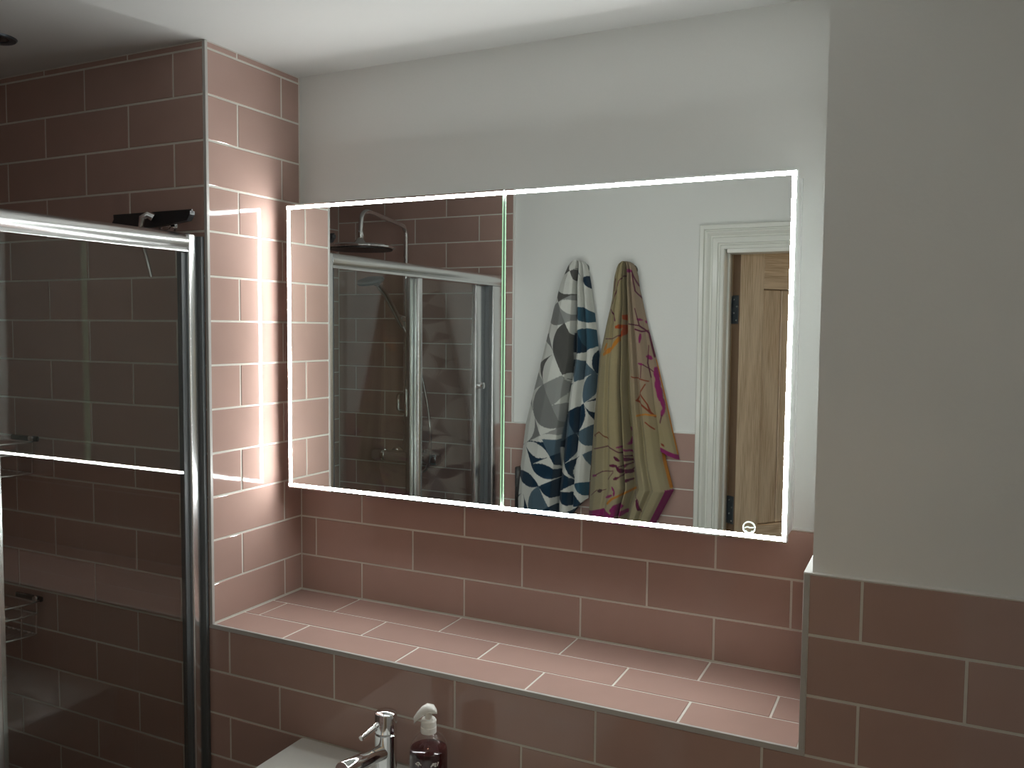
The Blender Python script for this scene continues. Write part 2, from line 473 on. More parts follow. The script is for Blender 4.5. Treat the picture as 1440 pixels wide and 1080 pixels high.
def build_door():
    th, DW, DH, T = math.radians(50), 0.758, 2.024, 0.042
    piv = Vector((OX0 + 0.003, -1.268, 0.006))
    root = empty('door_1', piv)
    tag(root, 'oak plank door standing open beyond the white doorway', 'door', kind='structure')
    root.rotation_euler = (0, 0, -th)
    def part(name, x0, x1, y0, y1, z0, z1, mat, bev=0.0015):
        bm = bmesh.new(); box(bm, x0, x1, y0, y1, z0, z1, bev, 1)
        o = mk(name, bm, mat); o.parent = root
        return o
    S = 0.108
    part('stile', 0.0015, S, 0, T, 0, DH, M['oakz'])
    part('stile', DW - S, DW, 0, T, 0, DH, M['oakz'])
    part('edge_lipping', 0.0, 0.0015, 0.001, T - 0.001, 0, DH, M['oakend'], 0)
    part('rail', S, DW - S, 0.0005, T - 0.0005, DH - 0.150, DH, M['oakx'])
    part('rail', S, DW - S, 0.0005, T - 0.0005, 0, 0.20, M['oakx'])
    part('rail', S, DW - S, 0.0005, T - 0.0005, 0.86, 1.00, M['oakx'])
    x = S + 0.003
    while x < DW - S - 0.02:
        e = min(x + 0.086, DW - S - 0.003)
        for z0, z1 in ((0.203, 0.857), (1.003, DH - 0.153)):
            part('plank', x, e, 0.012, T - 0.010, z0, z1, M['oakz'], 0.003)
        x = e + 0.003
    part('panel_core', S, DW - S, 0.018, T - 0.018, 0.2, DH - 0.150, M['oakend'], 0)
    for z in (0.20, 1.018, 1.752):
        h = part('hinge', -0.0022, 0.0, 0.002, T - 0.006, z - 0.006, z + 0.096, M['hinge'], 0)
        bm = bmesh.new()
        lathe(bm, [(0, 0), (0.006, 0), (0.006, 0.1), (0, 0.1)], (-0.004, -0.004, z - 0.006), 12)
        k = mk('knuckle', bm, M['hinge']); k.parent = h
        for q in (0.012, 0.038, 0.062, 0.088):
            bm = bmesh.new()
            lathe(bm, [(0, -0.0032), (0.0035, -0.0030), (0.0035, 0)], (0, 0.022 + (0.008 if q in (0.012, 0.062) else -0.006), z - 0.006 + q), 10, 'X')
            s = mk('screw', bm, M['chrome']); s.location = (-0.0022, 0, 0); s.parent = h
    return root
build_door()

# ---- added, unseen hall lamp: dim warm fill for the right wall and door
def build_added_hall_lamp():
    x, y = 1.70, -2.25
    root = empty('added_hall_lamp', (x, y, CEIL))
    tag(root, 'added dim opal lamp in the unseen hall, warm fill for the right wall and door', 'ceiling light')
    bm = bmesh.new(); lathe(bm, [(0, 0), (0.11, 0), (0.11, -0.018), (0, -0.018)], (x, y, CEIL), 32)
    mk('fill_lamp_base', bm, M['cab'], root, smooth=True, angle=30)
    bm = bmesh.new(); lathe(bm, [(0.125, -0.018), (0.13, -0.03), (0.12, -0.065), (0.085, -0.09), (0, -0.10)], (x, y, CEIL), 32)
    mk('fill_lamp_shade', bm, emit_mat('added_fill_glow', (1.0, 0.74, 0.48), HALL_FILL_STRENGTH), root, smooth=True, angle=60)
build_added_hall_lamp()
# ------------------------------------------------------------------ lit mirror cabinet
CX0, CX1, CZ0, CZ1, CY, CS = 0.0400, 1.2492, 1.3210, 2.0250, 0.2200, 0.6430
LIP = 0.0038            # the mirror edge reaches this far past the light strip
def build_cabinet():
    root = empty('mirror_cabinet', ((CX0 + CX1) / 2, 0.27, CZ0))
    tag(root, 'wide two-door mirror cabinet edged with glowing white light strips', 'mirror cabinet')
    bx('cabinet_body', CX0 + 0.004, CX1 - 0.004, CY + 0.022, 0.3215, CZ0 + 0.004, CZ1 - 0.004, M['cab'], root, 0.0015)
    bx('back_flange', CX0 + 0.002, CX1 - 0.002, 0.312, 0.3218, CZ0 + 0.006, CZ1 - 0.002, M['cab'], root, 0.001)
    S, P = 0.0068, 0.0026
    def strip(x0, x1, z0, z1, P, d):     # diffuser bar standing P proud of the mirror
        o = bx('light_strip', x0, x1, CY - P, CY, z0, z1, None, d)
        o.data.materials.append(M['cab']); o.data.materials.append(M['led'])
        for f in o.data.polygons: f.material_index = 0 if f.normal.y > 0.9 else 1
    for i, (a, b) in enumerate(((CX0, CS - 0.0022), (CS + 0.0022, CX1))):
        bm = bmesh.new()
        fs = box(bm, a, b, CY, CY + 0.021, CZ0, CZ1)
        fs[2].material_index = 1
        d = mk('mirror_door', bm, [M['cab'], M['mirror']], root)
        for f in d.data.polygons:
            f.material_index = 1 if (f.normal.y < -0.9) else 0
        lo, hi = CZ0 + LIP, CZ1 - LIP
        if i == 0: a += LIP
        else: b -= 0.0012
        strip(a, b, hi - S, hi, P, d)
        strip(a, b, lo, lo + S, P, d)
        if i == 0: strip(a, a + S, lo + S, hi - S, 0.0014, d)
        else: strip(b - S, b, lo + S, hi - S, 0.0036, d)
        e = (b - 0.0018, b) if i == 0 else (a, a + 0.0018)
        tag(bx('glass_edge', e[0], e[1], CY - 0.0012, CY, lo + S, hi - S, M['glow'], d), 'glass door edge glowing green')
        if i == 1:
            c = Vector((1.179, CY - 0.0008, 1.3440))
            bm = bmesh.new()
            tube(bm, arc((c.x, c.y, c.z), 0.0112, 0, 350, 30, 'XZ'), 0.0013, 6)
            tube(bm, [(c.x - .008, c.y, c.z - .001), (c.x - .003, c.y, c.z + .0015), (c.x + .002, c.y, c.z), (c.x + .0085, c.y, c.z + .001)], 0.0012, 6)
            tube(bm, arc((c.x, c.y, c.z - 0.0035), 0.0065, 200, 340, 10, 'XZ'), 0.0012, 6)
            tag(mk('touch_sensor', bm, M['sensor'], d, smooth=True), 'small round lit touch button')
    return root
build_cabinet()

# ------------------------------------------------------------------ shower enclosure
def build_enclosure():
    root = empty('shower_enclosure', (-0.035, -0.55, 0.0))
    tag(root, 'glass sliding shower enclosure with polished aluminium frame', 'shower screen')
    ZT, ZB = 1.931, 0.05
    bm = bmesh.new()
    box(bm, -0.054, -0.018, -0.038, -0.016, ZB, ZT, 0.003, 3)
    p = mk('wall_post', bm, M['rail'], root, smooth=True)
    bx('wall_channel', -0.050, -0.022, -0.0165, -0.0105, ZB, ZT - 0.003, M['rail'], p, 0.001)
    bx('tile_shade_strip', -0.056, -0.0085, -0.0105, -0.0012, ZB, ZT - 0.004, M['sealshade'], p, 0.001)  # dark strip in place of the shade on the tiles beside the post
    bx('post_cap', -0.046, -0.026, -0.034, -0.019, ZT, ZT + 0.0012, M['sealshade'], p)
    bx('glass_seal', -0.040, -0.026, -0.052, -0.038, ZB, ZT - 0.042, M['sealshade'], p, 0.001)
    # head rail: rounded front, lip under it
    pr = [(-0.058, 1.893), (-0.058, 1.927), (-0.052, 1.932), (-0.040, 1.934)]
    for i in range(15):
        a = math.radians(78 - 118 * i / 14)
        pr.append((-0.040 + 0.024 * math.cos(a), 1.9120 + 0.0215 * math.sin(a)))
    pr += [(-0.0185, 1.8925), (-0.0185, 1.8900), (-0.030, 1.8900), (-0.030, 1.8930)]
    bm = bmesh.new(); prism(bm, pr, 'Y', -1.1185, -0.0385)
    mk('top_rail', bm, M['rail'], root, smooth=True, angle=50)
    bm = bmesh.new(); box(bm, -0.060, -0.016, -1.1185, -0.0385, ZB, ZB + 0.03, 0.003, 2)
    mk('bottom_rail', bm, M['rail'], root, smooth=True)
    # far post
    bm = bmesh.new(); box(bm, -0.056, -0.018, -1.1187, -1.012, ZB + 0.031, 1.889, 0.003, 2)
    e = mk('wall_post', bm, M['rail'], root, smooth=True)
    bx('glass_seal', -0.050, -0.024, -1.0118, -0.985, ZB + 0.031, 1.889, M['sealshade'], e)
    # fixed pane next to the mirror wall
    g = bx('fixed_pane', -0.033, -0.027, -0.507, -0.0535, ZB + 0.031, 1.889, M['glass'], root)
    bx('pane_stile', -0.0385, -0.0215, -0.510, -0.487, ZB + 0.031, 1.889, M['rail'], g, 0.002)
    # sliding door behind it
    d = bx('sliding_door', -0.053, -0.047, -0.950, -0.475, ZB + 0.031, 1.889, M['glass'], root)
    bx('door_stile', -0.0585, -0.0405, -0.500, -0.466, ZB + 0.031, 1.889, M['rail'], d, 0.002)
    bx('door_stile', -0.0585, -0.0405, -0.9845, -0.915, ZB + 0.031, 1.889, M['rail'], d, 0.002)
    bm = bmesh.new()
    pts = [(-0.060, -0.472, 1.45), (-0.085, -0.472, 1.45), (-0.092, -0.472, 1.457), (-0.092, -0.472, 1.503), (-0.085, -0.472, 1.51), (-0.060, -0.472, 1.51)]
    tube(bm, pts, 0.006, 10)
    box(bm, -0.062, -0.0535, -0.484, -0.462, 1.435, 1.525, 0.002, 1)
    mk('door_handle', bm, M['chrome'], d, smooth=True)
    bm = bmesh.new(); lathe(bm, [(0, 0), (0.011, 0), (0.013, 0.006), (0.012, 0.018), (0, 0.021)], (-0.0405, -0.944, 1.512), 20, 'X')
    mk('door_knob', bm, M['chrome'], d, smooth=True)
    return root
build_enclosure()
bm = bmesh.new(); box(bm, XL + 0.001, -0.004, YB + 0.001, -0.001, 0.0, 0.05, 0.008, 3)
tag(mk('shower_tray', bm, M['ceramic'], smooth=True), 'white shower tray inside the glass enclosure', 'shower tray')

# ------------------------------------------------------------------ shower column on the opposite wall
def build_column():
    X, Y = -0.447, -1.062
    root = empty('shower_column', (X, -1.12, 1.2))
    tag(root, 'chrome shower column with round rain head and hand shower', 'shower')
    bm = bmesh.new(); tube(bm, [(X, Y, 1.215), (X, Y, 2.085)], 0.0105, 14)
    mk('riser_pipe', bm, M['chrome'], root, smooth=True)
    bm = bmesh.new()
    pts = [(X, Y, 2.085), (X, Y, 2.10)] + arc((X, Y + 0.04, 2.10), 0.04, 180, 97, 8)
    pts += [(X, -0.83, 2.163)] + arc((X, -0.80, 2.122), 0.042, 96, 5, 8) + [(X, -0.752, 2.075)]
    tube(bm, pts, 0.0095, 12)
    mk('shower_arm', bm, M['chrome'], root, smooth=True)
    bm = bmesh.new()
    lathe(bm, [(0, 0.060), (0.012, 0.060), (0.015, 0.045), (0.012, 0.035), (0.020, 0.022), (0.03, 0.013), (0.124, 0.006), (0.131, 0.001), (0.131, -0.004), (0.126, -0.007), (0, -0.008)], (X, -0.752, 2.026), 48)
    h = mk('rain_head', bm, M['chrome'], root, smooth=True, angle=30)
    bm = bmesh.new(); lathe(bm, [(0, -0.001), (0.120, -0.001), (0.120, 0.002), (0, 0.002)], (X, -0.752, 2.0165), 40)
    mk('nozzle_plate', bm, M['black'], h)
    for z in (1.915, 1.36):
        bm = bmesh.new(); tube(bm, [(X, Y, z), (X, YB + 0.001, z)], 0.009, 12)
        lathe(bm, [(0, 0.001), (0.024, 0.001), (0.024, 0.006), (0, 0.010)], (X, YB, z), 20, 'Y')
        mk('wall_bracket', bm, M['chrome'], root, smooth=True)
    bm = bmesh.new(); lathe(bm, [(0.0105, -0.022), (0.018, -0.022), (0.018, 0.022), (0.0105, 0.022)], (X, Y, 1.755), 20)
    tube(bm, [(X, Y + 0.012, 1.76), (X, Y + 0.045, 1.768)], 0.013, 12)
    mk('slider_bracket', bm, M['chrome'], root, smooth=True)
    bm = bmesh.new()
    tube(bm, [(X, Y + 0.03, 1.735), (X, Y + 0.075, 1.782), (X, Y + 0.15, 1.86), (X, Y + 0.20, 1.897)], [0.010, 0.012, 0.0125, 0.014], 14)
    hs = mk('hand_shower', bm, M['chrome'], root, smooth=True)
    bm = bmesh.new(); lathe(bm, [(0, 0.014), (0.02, 0.013), (0.050, 0.006), (0.054, 0), (0.050, -0.008), (0, -0.009)], (0, 0, 0), 32)
    for v in bm.verts: v.co = Matrix.Rotation(math.radians(-18), 3, 'X') @ v.co + Vector((X, Y + 0.245, 1.905))
    mk('hand_shower_head', bm, M['hinge'], hs, smooth=True)
    bm = bmesh.new()
    pts = []
    for i in range(33):
        t = i / 32
        pts.append((X + 0.05 + 0.11 * math.sin(math.pi * t) - 0.05 * (1 - t) * 0 - 0.05 * t, Y + 0.028, (1.19 + (1.735 - 1.19) * t) - 0.32 * math.sin(math.pi * t) ** 1.0 * (1 - t)))
    tube(bm, pts, 0.0068, 10)
    mk('hose', bm, M['chrome'], root, smooth=True)
    bm = bmesh.new(); lathe(bm, [(0, -0.10), (0.021, -0.10), (0.023, -0.09), (0.023, 0.09), (0.021, 0.10), (0, 0.10)], (X, Y, 1.195), 28, 'X')
    for s in (-1, 1):
        tube(bm, [(X + s * 0.075, Y, 1.195), (X + s * 0.075, YB + 0.001, 1.195)], 0.014, 14)
        lathe(bm, [(0, 0.001), (0.033, 0.001), (0.033, 0.008), (0, 0.014)], (X + s * 0.075, YB, 1.195), 24, 'Y')
    mv = mk('mixer_valve', bm, M['chrome'], root, smooth=True)
    for s in (-1, 1):
        bm = bmesh.new(); lathe(bm, [(0, 0.100 * s), (0.026, 0.101 * s), (0.029, 0.108 * s), (0.028, 0.150 * s), (0.024, 0.157 * s), (0, 0.158 * s)], (X, Y, 1.195), 28, 'X')
        mk('control_knob', bm, M['chrome'], mv, smooth=True)
build_column()

# ------------------------------------------------------------------ wire baskets in the shower corner
def build_basket(z0, z1, label):
    x, y, R = XL + 0.006, -0.006, 0.205
    root = empty('corner_basket', (x, y, z0))
    tag(root, label, 'shower basket', 'chrome wire baskets in the shower corner')
    def ring(z, r):
        bm = bmesh.new()
        pts = [(x, y, z), (x + r, y, z)] + arc((x, y, z), r, 0, -90, 16, 'XY') + [(x, y, z)]
        tube(bm, pts, 0.0034, 8)
        return mk('rim_wire', bm, M['rail'], root, smooth=True)
    ring(z1, R); ring((z0 + z1) / 2 + 0.012, R); ring(z0, R - 0.004)
    for i in range(9):
        a = math.radians(-90 * i / 8)
        bm = bmesh.new(); c, s = math.cos(a), math.sin(a)
        tube(bm, [(x + R * c, y + R * s, z1), (x + (R - 0.004) * c, y + (R - 0.004) * s, z0)], 0.0026, 6)
        mk('upright_wire', bm, M['rail'], root, smooth=True)
    for i in range(1, 10):
        u = i / 10 * R
        L = math.sqrt(max(0, (R - .004) ** 2 - u * u))
        bm = bmesh.new(); tube(bm, [(x + u, y, z0), (x + u, y - L, z0)], 0.0024, 6)
        mk('base_wire', bm, M['rail'], root, smooth=True)
    bm = bmesh.new(); box(bm, x + 0.12, x + 0.225, -0.010, -0.001, z1 + 0.002, z1 + 0.016, 0.003, 2)
    mk('mounting_plate', bm, M['blackgloss'], root, smooth=True)
    bm = bmesh.new(); lathe(bm, [(0, -0.006), (0.007, -0.005), (0.008, 0), ], (x + 0.205, -0.010, z1 + 0.010), 14, 'Y')
    mk('fixing_screw', bm, M['chrome'], root, smooth=True)
    return root
build_basket(1.335, 1.418, 'upper chrome wire corner basket on the shower wall')
build_basket(0.905, 0.992, 'lower chrome wire corner basket on the shower wall')
# ------------------------------------------------------------------ squeegee hung on the shower wall
def build_squeegee():
    root = empty('squeegee', (-0.134, -0.001, 1.83))
    tag(root, 'black shower squeegee with chrome handle hanging above the rail', 'squeegee')
    bm = bmesh.new()
    pr = [(-0.266, 1.958), (-0.252, 1.978), (-0.010, 1.981), (-0.010, 1.973), (-0.020, 1.960), (-0.120, 1.950), (-0.150, 1.950)]
    prism(bm, [(x, z) for x, z in pr], 'Y', -0.040, -0.026)
    mk('blade_holder', bm, M['black'], root)
    bx('rubber_blade', -0.262, -0.010, -0.035, -0.032, 1.976, 1.985, M['black'], root)
    bm = bmesh.new()
    pts = [(-0.120, -0.044, 1.970), (-0.128, -0.052, 1.976), (-0.139, -0.058, 1.970), (-0.147, -0.056, 1.945), (-0.146, -0.050, 1.910), (-0.140, -0.044, 1.870), (-0.134, -0.040, 1.836)]
    tube(bm, pts, [0.010, 0.009, 0.0075, 0.006, 0.0052, 0.0048, 0.0042], 12)
    mk('handle', bm, M['chrome'], root, smooth=True)
    bm = bmesh.new()
    lathe(bm, [(0, 0), (0.020, 0), (0.018, -0.006), (0.010, -0.010), (0.010, -0.030), (0, -0.031)], (-0.112, -0.0005, 1.955), 24, 'Y')
    mk('suction_hook', bm, M['chrome'], root, smooth=True)
build_squeegee()

# ------------------------------------------------------------------ recessed downlight (off)
dl = empty('downlight', (-0.425, -0.205, CEIL))
tag(dl, 'unlit dark recessed downlight in the ceiling above the shower', 'ceiling light')
bm = bmesh.new(); lathe(bm, [(0.030, 0.0), (0.030, -0.003), (0.043, -0.004), (0.046, 0.0)], (-0.425, -0.205, CEIL), 32)
mk('bezel', bm, M['hinge'], dl, smooth=True)
bm = bmesh.new(); lathe(bm, [(0, -0.0015), (0.0305, -0.0015), (0.0305, 0)], (-0.425, -0.205, CEIL), 32)
mk('lens', bm, M['blackgloss'], dl)

# ------------------------------------------------------------------ basin, tap, soap
def build_basin():
    x0, x1, y0, y1, z = 0.265, 0.865, -0.43, -0.0012, 0.820
    bm = bmesh.new()
    def rr(x0, x1, y0, y1, r, zz, n=6):
        out = []
        for cx, cy, a0 in ((x1 - r, y1 - r, 0), (x0 + r, y1 - r, 90), (x0 + r, y0 + r, 180), (x1 - r, y0 + r, 270)):
            for i in range(n + 1):
                a = math.radians(a0 + 90 * i / n)
                out.append(bm.verts.new((cx + r * math.cos(a), cy + r * math.sin(a), zz)))
        return out
    rings = [rr(x0 + .03, x1 - .03, y0 + .03, y1, .01, z - .16), rr(x0 + .004, x1 - .004, y0 + .004, y1, .006, z - .10), rr(x0, x1, y0, y1, .006, z - .008),
             rr(x0 + .003, x1 - .003, y0 + .003, y1 - .003, .006, z), rr(x0 + .045, x1 - .045, y0 + .035, y1 - .155, .05, z - .001),
             rr(x0 + .055, x1 - .055, y0 + .045, y1 - .165, .05, z - .012), rr(x0 + .09, x1 - .09, y0 + .08, y1 - .19, .05, z - .085), rr(x0 + .2, x1 - .2, y0 + .12, y1 - .22, .03, z - .095)]
    for A, B in zip(rings, rings[1:]):
        n = len(A)
        for k in range(n): bm.faces.new((A[k], A[(k + 1) % n], B[(k + 1) % n], B[k]))
    bm.faces.new(rings[0][::-1]); bm.faces.new(rings[-1])
    b = mk('wash_basin', bm, M['ceramic'], smooth=True, angle=50)
    tag(b, 'white rectangular wash basin under the tiled shelf', 'basin')
    return z
BZ = build_basin()
def build_tap():
    x, y = 0.558, -0.105
    root = empty('basin_tap', (x, y, BZ))
    tag(root, 'chrome mixer tap with pin lever on the white basin', 'tap')
    bm = bmesh.new(); lathe(bm, [(0, 0), (0.026, 0), (0.026, 0.005), (0.0215, 0.008), (0.0215, 0.118), (0.0195, 0.120), (0, 0.120)], (x, y, BZ), 40)
    mk('tap_body', bm, M['chrome'], root, smooth=True, angle=30)
    bm = bmesh.new(); lathe(bm, [(0, 0.1205), (0.0200, 0.1205), (0.0215, 0.123), (0.0215, 0.156), (0.0205, 0.1595), (0.017, 0.1615), (0, 0.164)], (x, y, BZ), 40)
    cap = mk('tap_cap', bm, M['chrome'], root, smooth=True, angle=30)
    bm = bmesh.new()
    a, b = Vector((x - 0.004, y - 0.012, 0.9635)), Vector((x - 0.0145, y - 0.062, 0.9500))
    d = (b - a)
    tube(bm, [a, a + d * .3, a + d * .32, a + d * .86, a + d * .87, a + d * .93, a + d * .94, b], [.0060, .0060, .0045, .0042, .0034, .0034, .0050, .0048], 14)
    mk('lever', bm, M['chrome'], cap, smooth=True, angle=30)
    bm = bmesh.new()
    tube(bm, [(x, y - 0.006, 0.903), (x, y - 0.05, 0.912), (x, y - 0.138, 0.928), (x, y - 0.140, 0.9284)], [.0150, .0150, .0150, .0140], 28)
    sp = mk('spout', bm, M['chrome'], root, smooth=True, angle=35)
    bm = bmesh.new(); lathe(bm, [(0, 0), (0.011, 0), (0.011, 0.014), (0, 0.014)], (x, y - 0.122, 0.899), 20)
    mk('aerator', bm, M['chrome'], sp, smooth=True, angle=30)
build_tap()
def build_soap():
    x, y, r = 0.652, -0.100, 0.0375
    root = empty('soap_bottle', (x, y, BZ))
    tag(root, 'clear pump bottle of dark red hand soap behind the tap', 'soap bottle')
    sh = [(0.0370, .0), (r, .004), (r, .100), (0.0362, .112), (0.0325, .122), (0.0265, .130), (0.0195, .136), (0.0135, .139), (0.0130, .146)]
    bm = bmesh.new(); lathe(bm, [(0, 0)] + sh, (x, y, BZ), 40)
    mk('bottle_shell', bm, M['clear'], root, smooth=True, angle=60)
    bm = bmesh.new(); lathe(bm, [(0, .003), (r - .002, .003), (r - .0016, .006), (r - .0016, .100), (r - .003, .108), (r - .004, .1085), (0, .1085)], (x, y, BZ), 40)
    mk('liquid', bm, M['liquid'], root, smooth=True, angle=40)
    bm = bmesh.new(); tube(bm, [(x, y, BZ + .11), (x, y, BZ + .14)], 0.003, 10)
    mk('dip_tube', bm, M['clear'], root, smooth=True)
    bm = bmesh.new(); lathe(bm, [(0, .139), (0.0150, .139), (0.0152, .141), (0.0152, .150), (0.0146, .151), (0.0146, .162), (0.0125, .165), (0.0070, .1655), (0, .1655)], (x, y, BZ), 32)
    c = mk('pump_collar', bm, M['pump'], root, smooth=True, angle=30)
    # pump head: beak-shaped top leaning over the nozzle, pointing to the left and front
    bm = bmesh.new()
    lathe(bm, [(0, .165), (0.0068, .165), (0.0068, .176), (0, .176)], (x, y, BZ), 20)
    dx, dy = -0.80, -0.60
    sec = [(-0.0150, .1775, .0080, .004), (-0.010, .1825, .0125, .0075), (0.002, .1845, .0130, .0085), (0.012, .1800, .0115, .0085), (0.021, .1715, .0095, .0075), (0.0280, .1635, .0080, .0055)]
    rings = []
    for s, zz, hw, hh in sec:
        ring = []
        for k in range(12):
            a = 2 * math.pi * k / 12
            ring.append(bm.verts.new((x + dx * s - dy * hw * math.cos(a), y + dy * s + dx * hw * math.cos(a), BZ + zz + hh * math.sin(a))))
        rings.append(ring)
    for A, B in zip(rings, rings[1:]):
        for k in range(12): bm.faces.new((A[k], A[(k + 1) % 12], B[(k + 1) % 12], B[k]))
    bm.faces.new(rings[0][::-1]); bm.faces.new(rings[-1])
    mk('pump_head', bm, M['pump'], root, smooth=True, angle=50)
    # printed marks (emblem left, three slanted strokes right)
    def surf(a, h): return (x + (r + .0004) * math.cos(a), y + (r + .0004) * math.sin(a), BZ + h + 0.0135)
    bm = bmesh.new()
    A0 = math.radians(-58)
    def stroke(pts): tube(bm, [surf(A0 + p[0] / r, p[1]) for p in pts], 0.0010, 6)
    b0 = -0.020
    stroke([(b0 - .006, .0795), (b0 - .003, .078), (b0, .0785), (b0 + .003, .080), (b0 + .006, .0785)])
    stroke([(b0 - .003, .0815), (b0, .083), (b0 + .003, .0815)])
    stroke([(b0, .078), (b0 + .0005, .0755)])
    c0 = 0.010
    stroke([(c0 - .006, .0755), (c0 - .002, .0815), (c0 + .001, .0815), (c0 - .001, .0785), (c0 - .0035, .0785)])
    stroke([(c0 + .001, .0757), (c0 + .004, .0817)]); stroke([(c0 + .004, .0755), (c0 + .001, .0757)])
    stroke([(c0 + .006, .0755), (c0 + .0085, .0825)])
    mk('printed_marks', bm, M['print'], root)
build_soap()
# ------------------------------------------------------------------ towels on the opposite wall
VINES= [('M',0.01,[(0.49,1.94),(0.504,1.938)]),('P',0.0022,[(0.493,1.937),(0.47,1.902),(0.456,1.845),(0.449,1.819)]),('P',0.0022,[(0.507,1.937),(0.526,1.887),(0.547,1.85),(0.554,1.829)]),('P',0.0022,[(0.51,1.926),(0.522,1.866),(0.542,1.831)]),('M',0.006,[(0.539,1.842),(0.547,1.836)]),('P',0.003,[(0.541,1.912),(0.548,1.855)]),('P',0.003,[(0.456,1.909),(0.454,1.866)]),('P',0.003,[(0.444,1.799),(0.459,1.776),(0.463,1.758)]),('O',0.012,[(0.489,1.776),(0.496,1.76)]),('O',0.012,[(0.469,1.736),(0.486,1.739)]),('O',0.009,[(0.496,1.752),(0.489,1.723),(0.478,1.697)]),('o',0.01,[(0.478,1.697),(0.456,1.662)]),('o',0.012,[(0.456,1.662),(0.423,1.637)]),('o',0.008,[(0.433,1.675),(0.425,1.653)]),('P',0.0022,[(0.425,1.693),(0.456,1.694),(0.478,1.707)]),('P',0.003,[(0.508,1.747),(0.541,1.742),(0.566,1.716),(0.578,1.672),(0.59,1.63)]),('M',0.007,[(0.536,1.765),(0.544,1.762)]),('M',0.007,[(0.554,1.758),(0.562,1.75)]),('P',0.0035,[(0.53,1.729),(0.549,1.721),(0.563,1.724)]),('M',0.006,[(0.547,1.711),(0.547,1.682)]),('M',0.011,[(0.572,1.632),(0.581,1.624)]),('P',0.002,[(0.557,1.608),(0.557,1.555)]),('M',0.006,[(0.549,1.607),(0.563,1.602)]),('P',0.0022,[(0.563,1.602),(0.585,1.582),(0.598,1.572)]),('M',0.014,[(0.598,1.588),(0.604,1.551),(0.608,1.51)]),('M',0.01,[(0.608,1.51),(0.617,1.476)]),('R',0.003,[(0.525,1.559),(0.553,1.552),(0.58,1.543)]),('R',0.003,[(0.572,1.532),(0.556,1.502),(0.546,1.473)]),('P',0.002,[(0.526,1.803),(0.541,1.745)]),('P',0.002,[(0.57,1.671),(0.573,1.608),(0.585,1.556)]),('o',0.005,[(0.577,1.703),(0.611,1.62),(0.64,1.537),(0.646,1.48)]),('B',0.003,[(0.382,1.337),(0.41,1.354),(0.449,1.333)]),('B',0.006,[(0.384,1.34),(0.39,1.335)]),('P',0.003,[(0.382,1.288),(0.448,1.306),(0.491,1.284),(0.529,1.258)]),('M',0.005,[(0.378,1.186),(0.398,1.193)]),('P',0.0025,[(0.398,1.195),(0.43,1.213),(0.47,1.217)]),('P',0.002,[(0.47,1.212),(0.45,1.184)]),('P',0.009,[(0.458,1.236),(0.48,1.236)]),('P',0.009,[(0.474,1.267),(0.487,1.255)]),('P',0.009,[(0.498,1.269),(0.514,1.254)]),('P',0.009,[(0.483,1.23),(0.495,1.212)]),('P',0.009,[(0.5,1.229),(0.511,1.24)]),('P',0.009,[(0.519,1.254),(0.53,1.25)]),('P',0.009,[(0.51,1.221),(0.52,1.209)]),('P',0.009,[(0.475,1.188),(0.486,1.193)]),('P',0.009,[(0.507,1.182),(0.521,1.183)]),('P',0.003,[(0.486,1.192),(0.528,1.225)]),('M',0.005,[(0.517,1.335),(0.513,1.313)]),('M',0.006,[(0.482,1.303),(0.496,1.305)]),('M',0.004,[(0.493,1.304),(0.522,1.281)]),('P',0.003,[(0.481,1.23),(0.528,1.244)]),('P',0.002,[(0.371,1.113),(0.402,1.138),(0.442,1.147)]),('D',0.01,[(0.411,1.136),(0.425,1.142)]),('M',0.006,[(0.468,1.158),(0.476,1.142),(0.474,1.128)]),('R',0.004,[(0.546,1.475),(0.588,1.437),(0.604,1.417)]),('R',0.003,[(0.554,1.502),(0.582,1.461),(0.593,1.43)]),('o',0.004,[(0.55,1.42),(0.577,1.426),(0.604,1.42)]),('M',0.014,[(0.605,1.53),(0.619,1.489)]),('M',0.01,[(0.619,1.489),(0.631,1.447),(0.626,1.421)]),('P',0.003,[(0.626,1.421),(0.621,1.394)]),('R',0.003,[(0.578,1.397),(0.605,1.372)]),('R',0.007,[(0.628,1.318),(0.636,1.311)]),('P',0.002,[(0.533,1.137),(0.561,1.112),(0.567,1.07)]),('P',0.01,[(0.553,1.112),(0.562,1.08)]),('o',0.006,[(0.643,1.485),(0.664,1.407),(0.689,1.33),(0.699,1.278)]),('M',0.016,[(0.667,1.258),(0.696,1.26)]),('M',0.016,[(0.682,1.151),(0.649,1.089),(0.62,1.043)]),('o',0.005,[(0.449,1.096),(0.466,1.114),(0.537,1.152)]),('M',0.02,[(0.466,1.07),(0.494,1.09)]),('M',0.018,[(0.467,1.054),(0.5,1.063)]),('M',0.008,[(0.443,1.117),(0.465,1.128)])]
WALLY = -1.130
def interp(xs, ys, x): return np.interp(x, xs, ys)

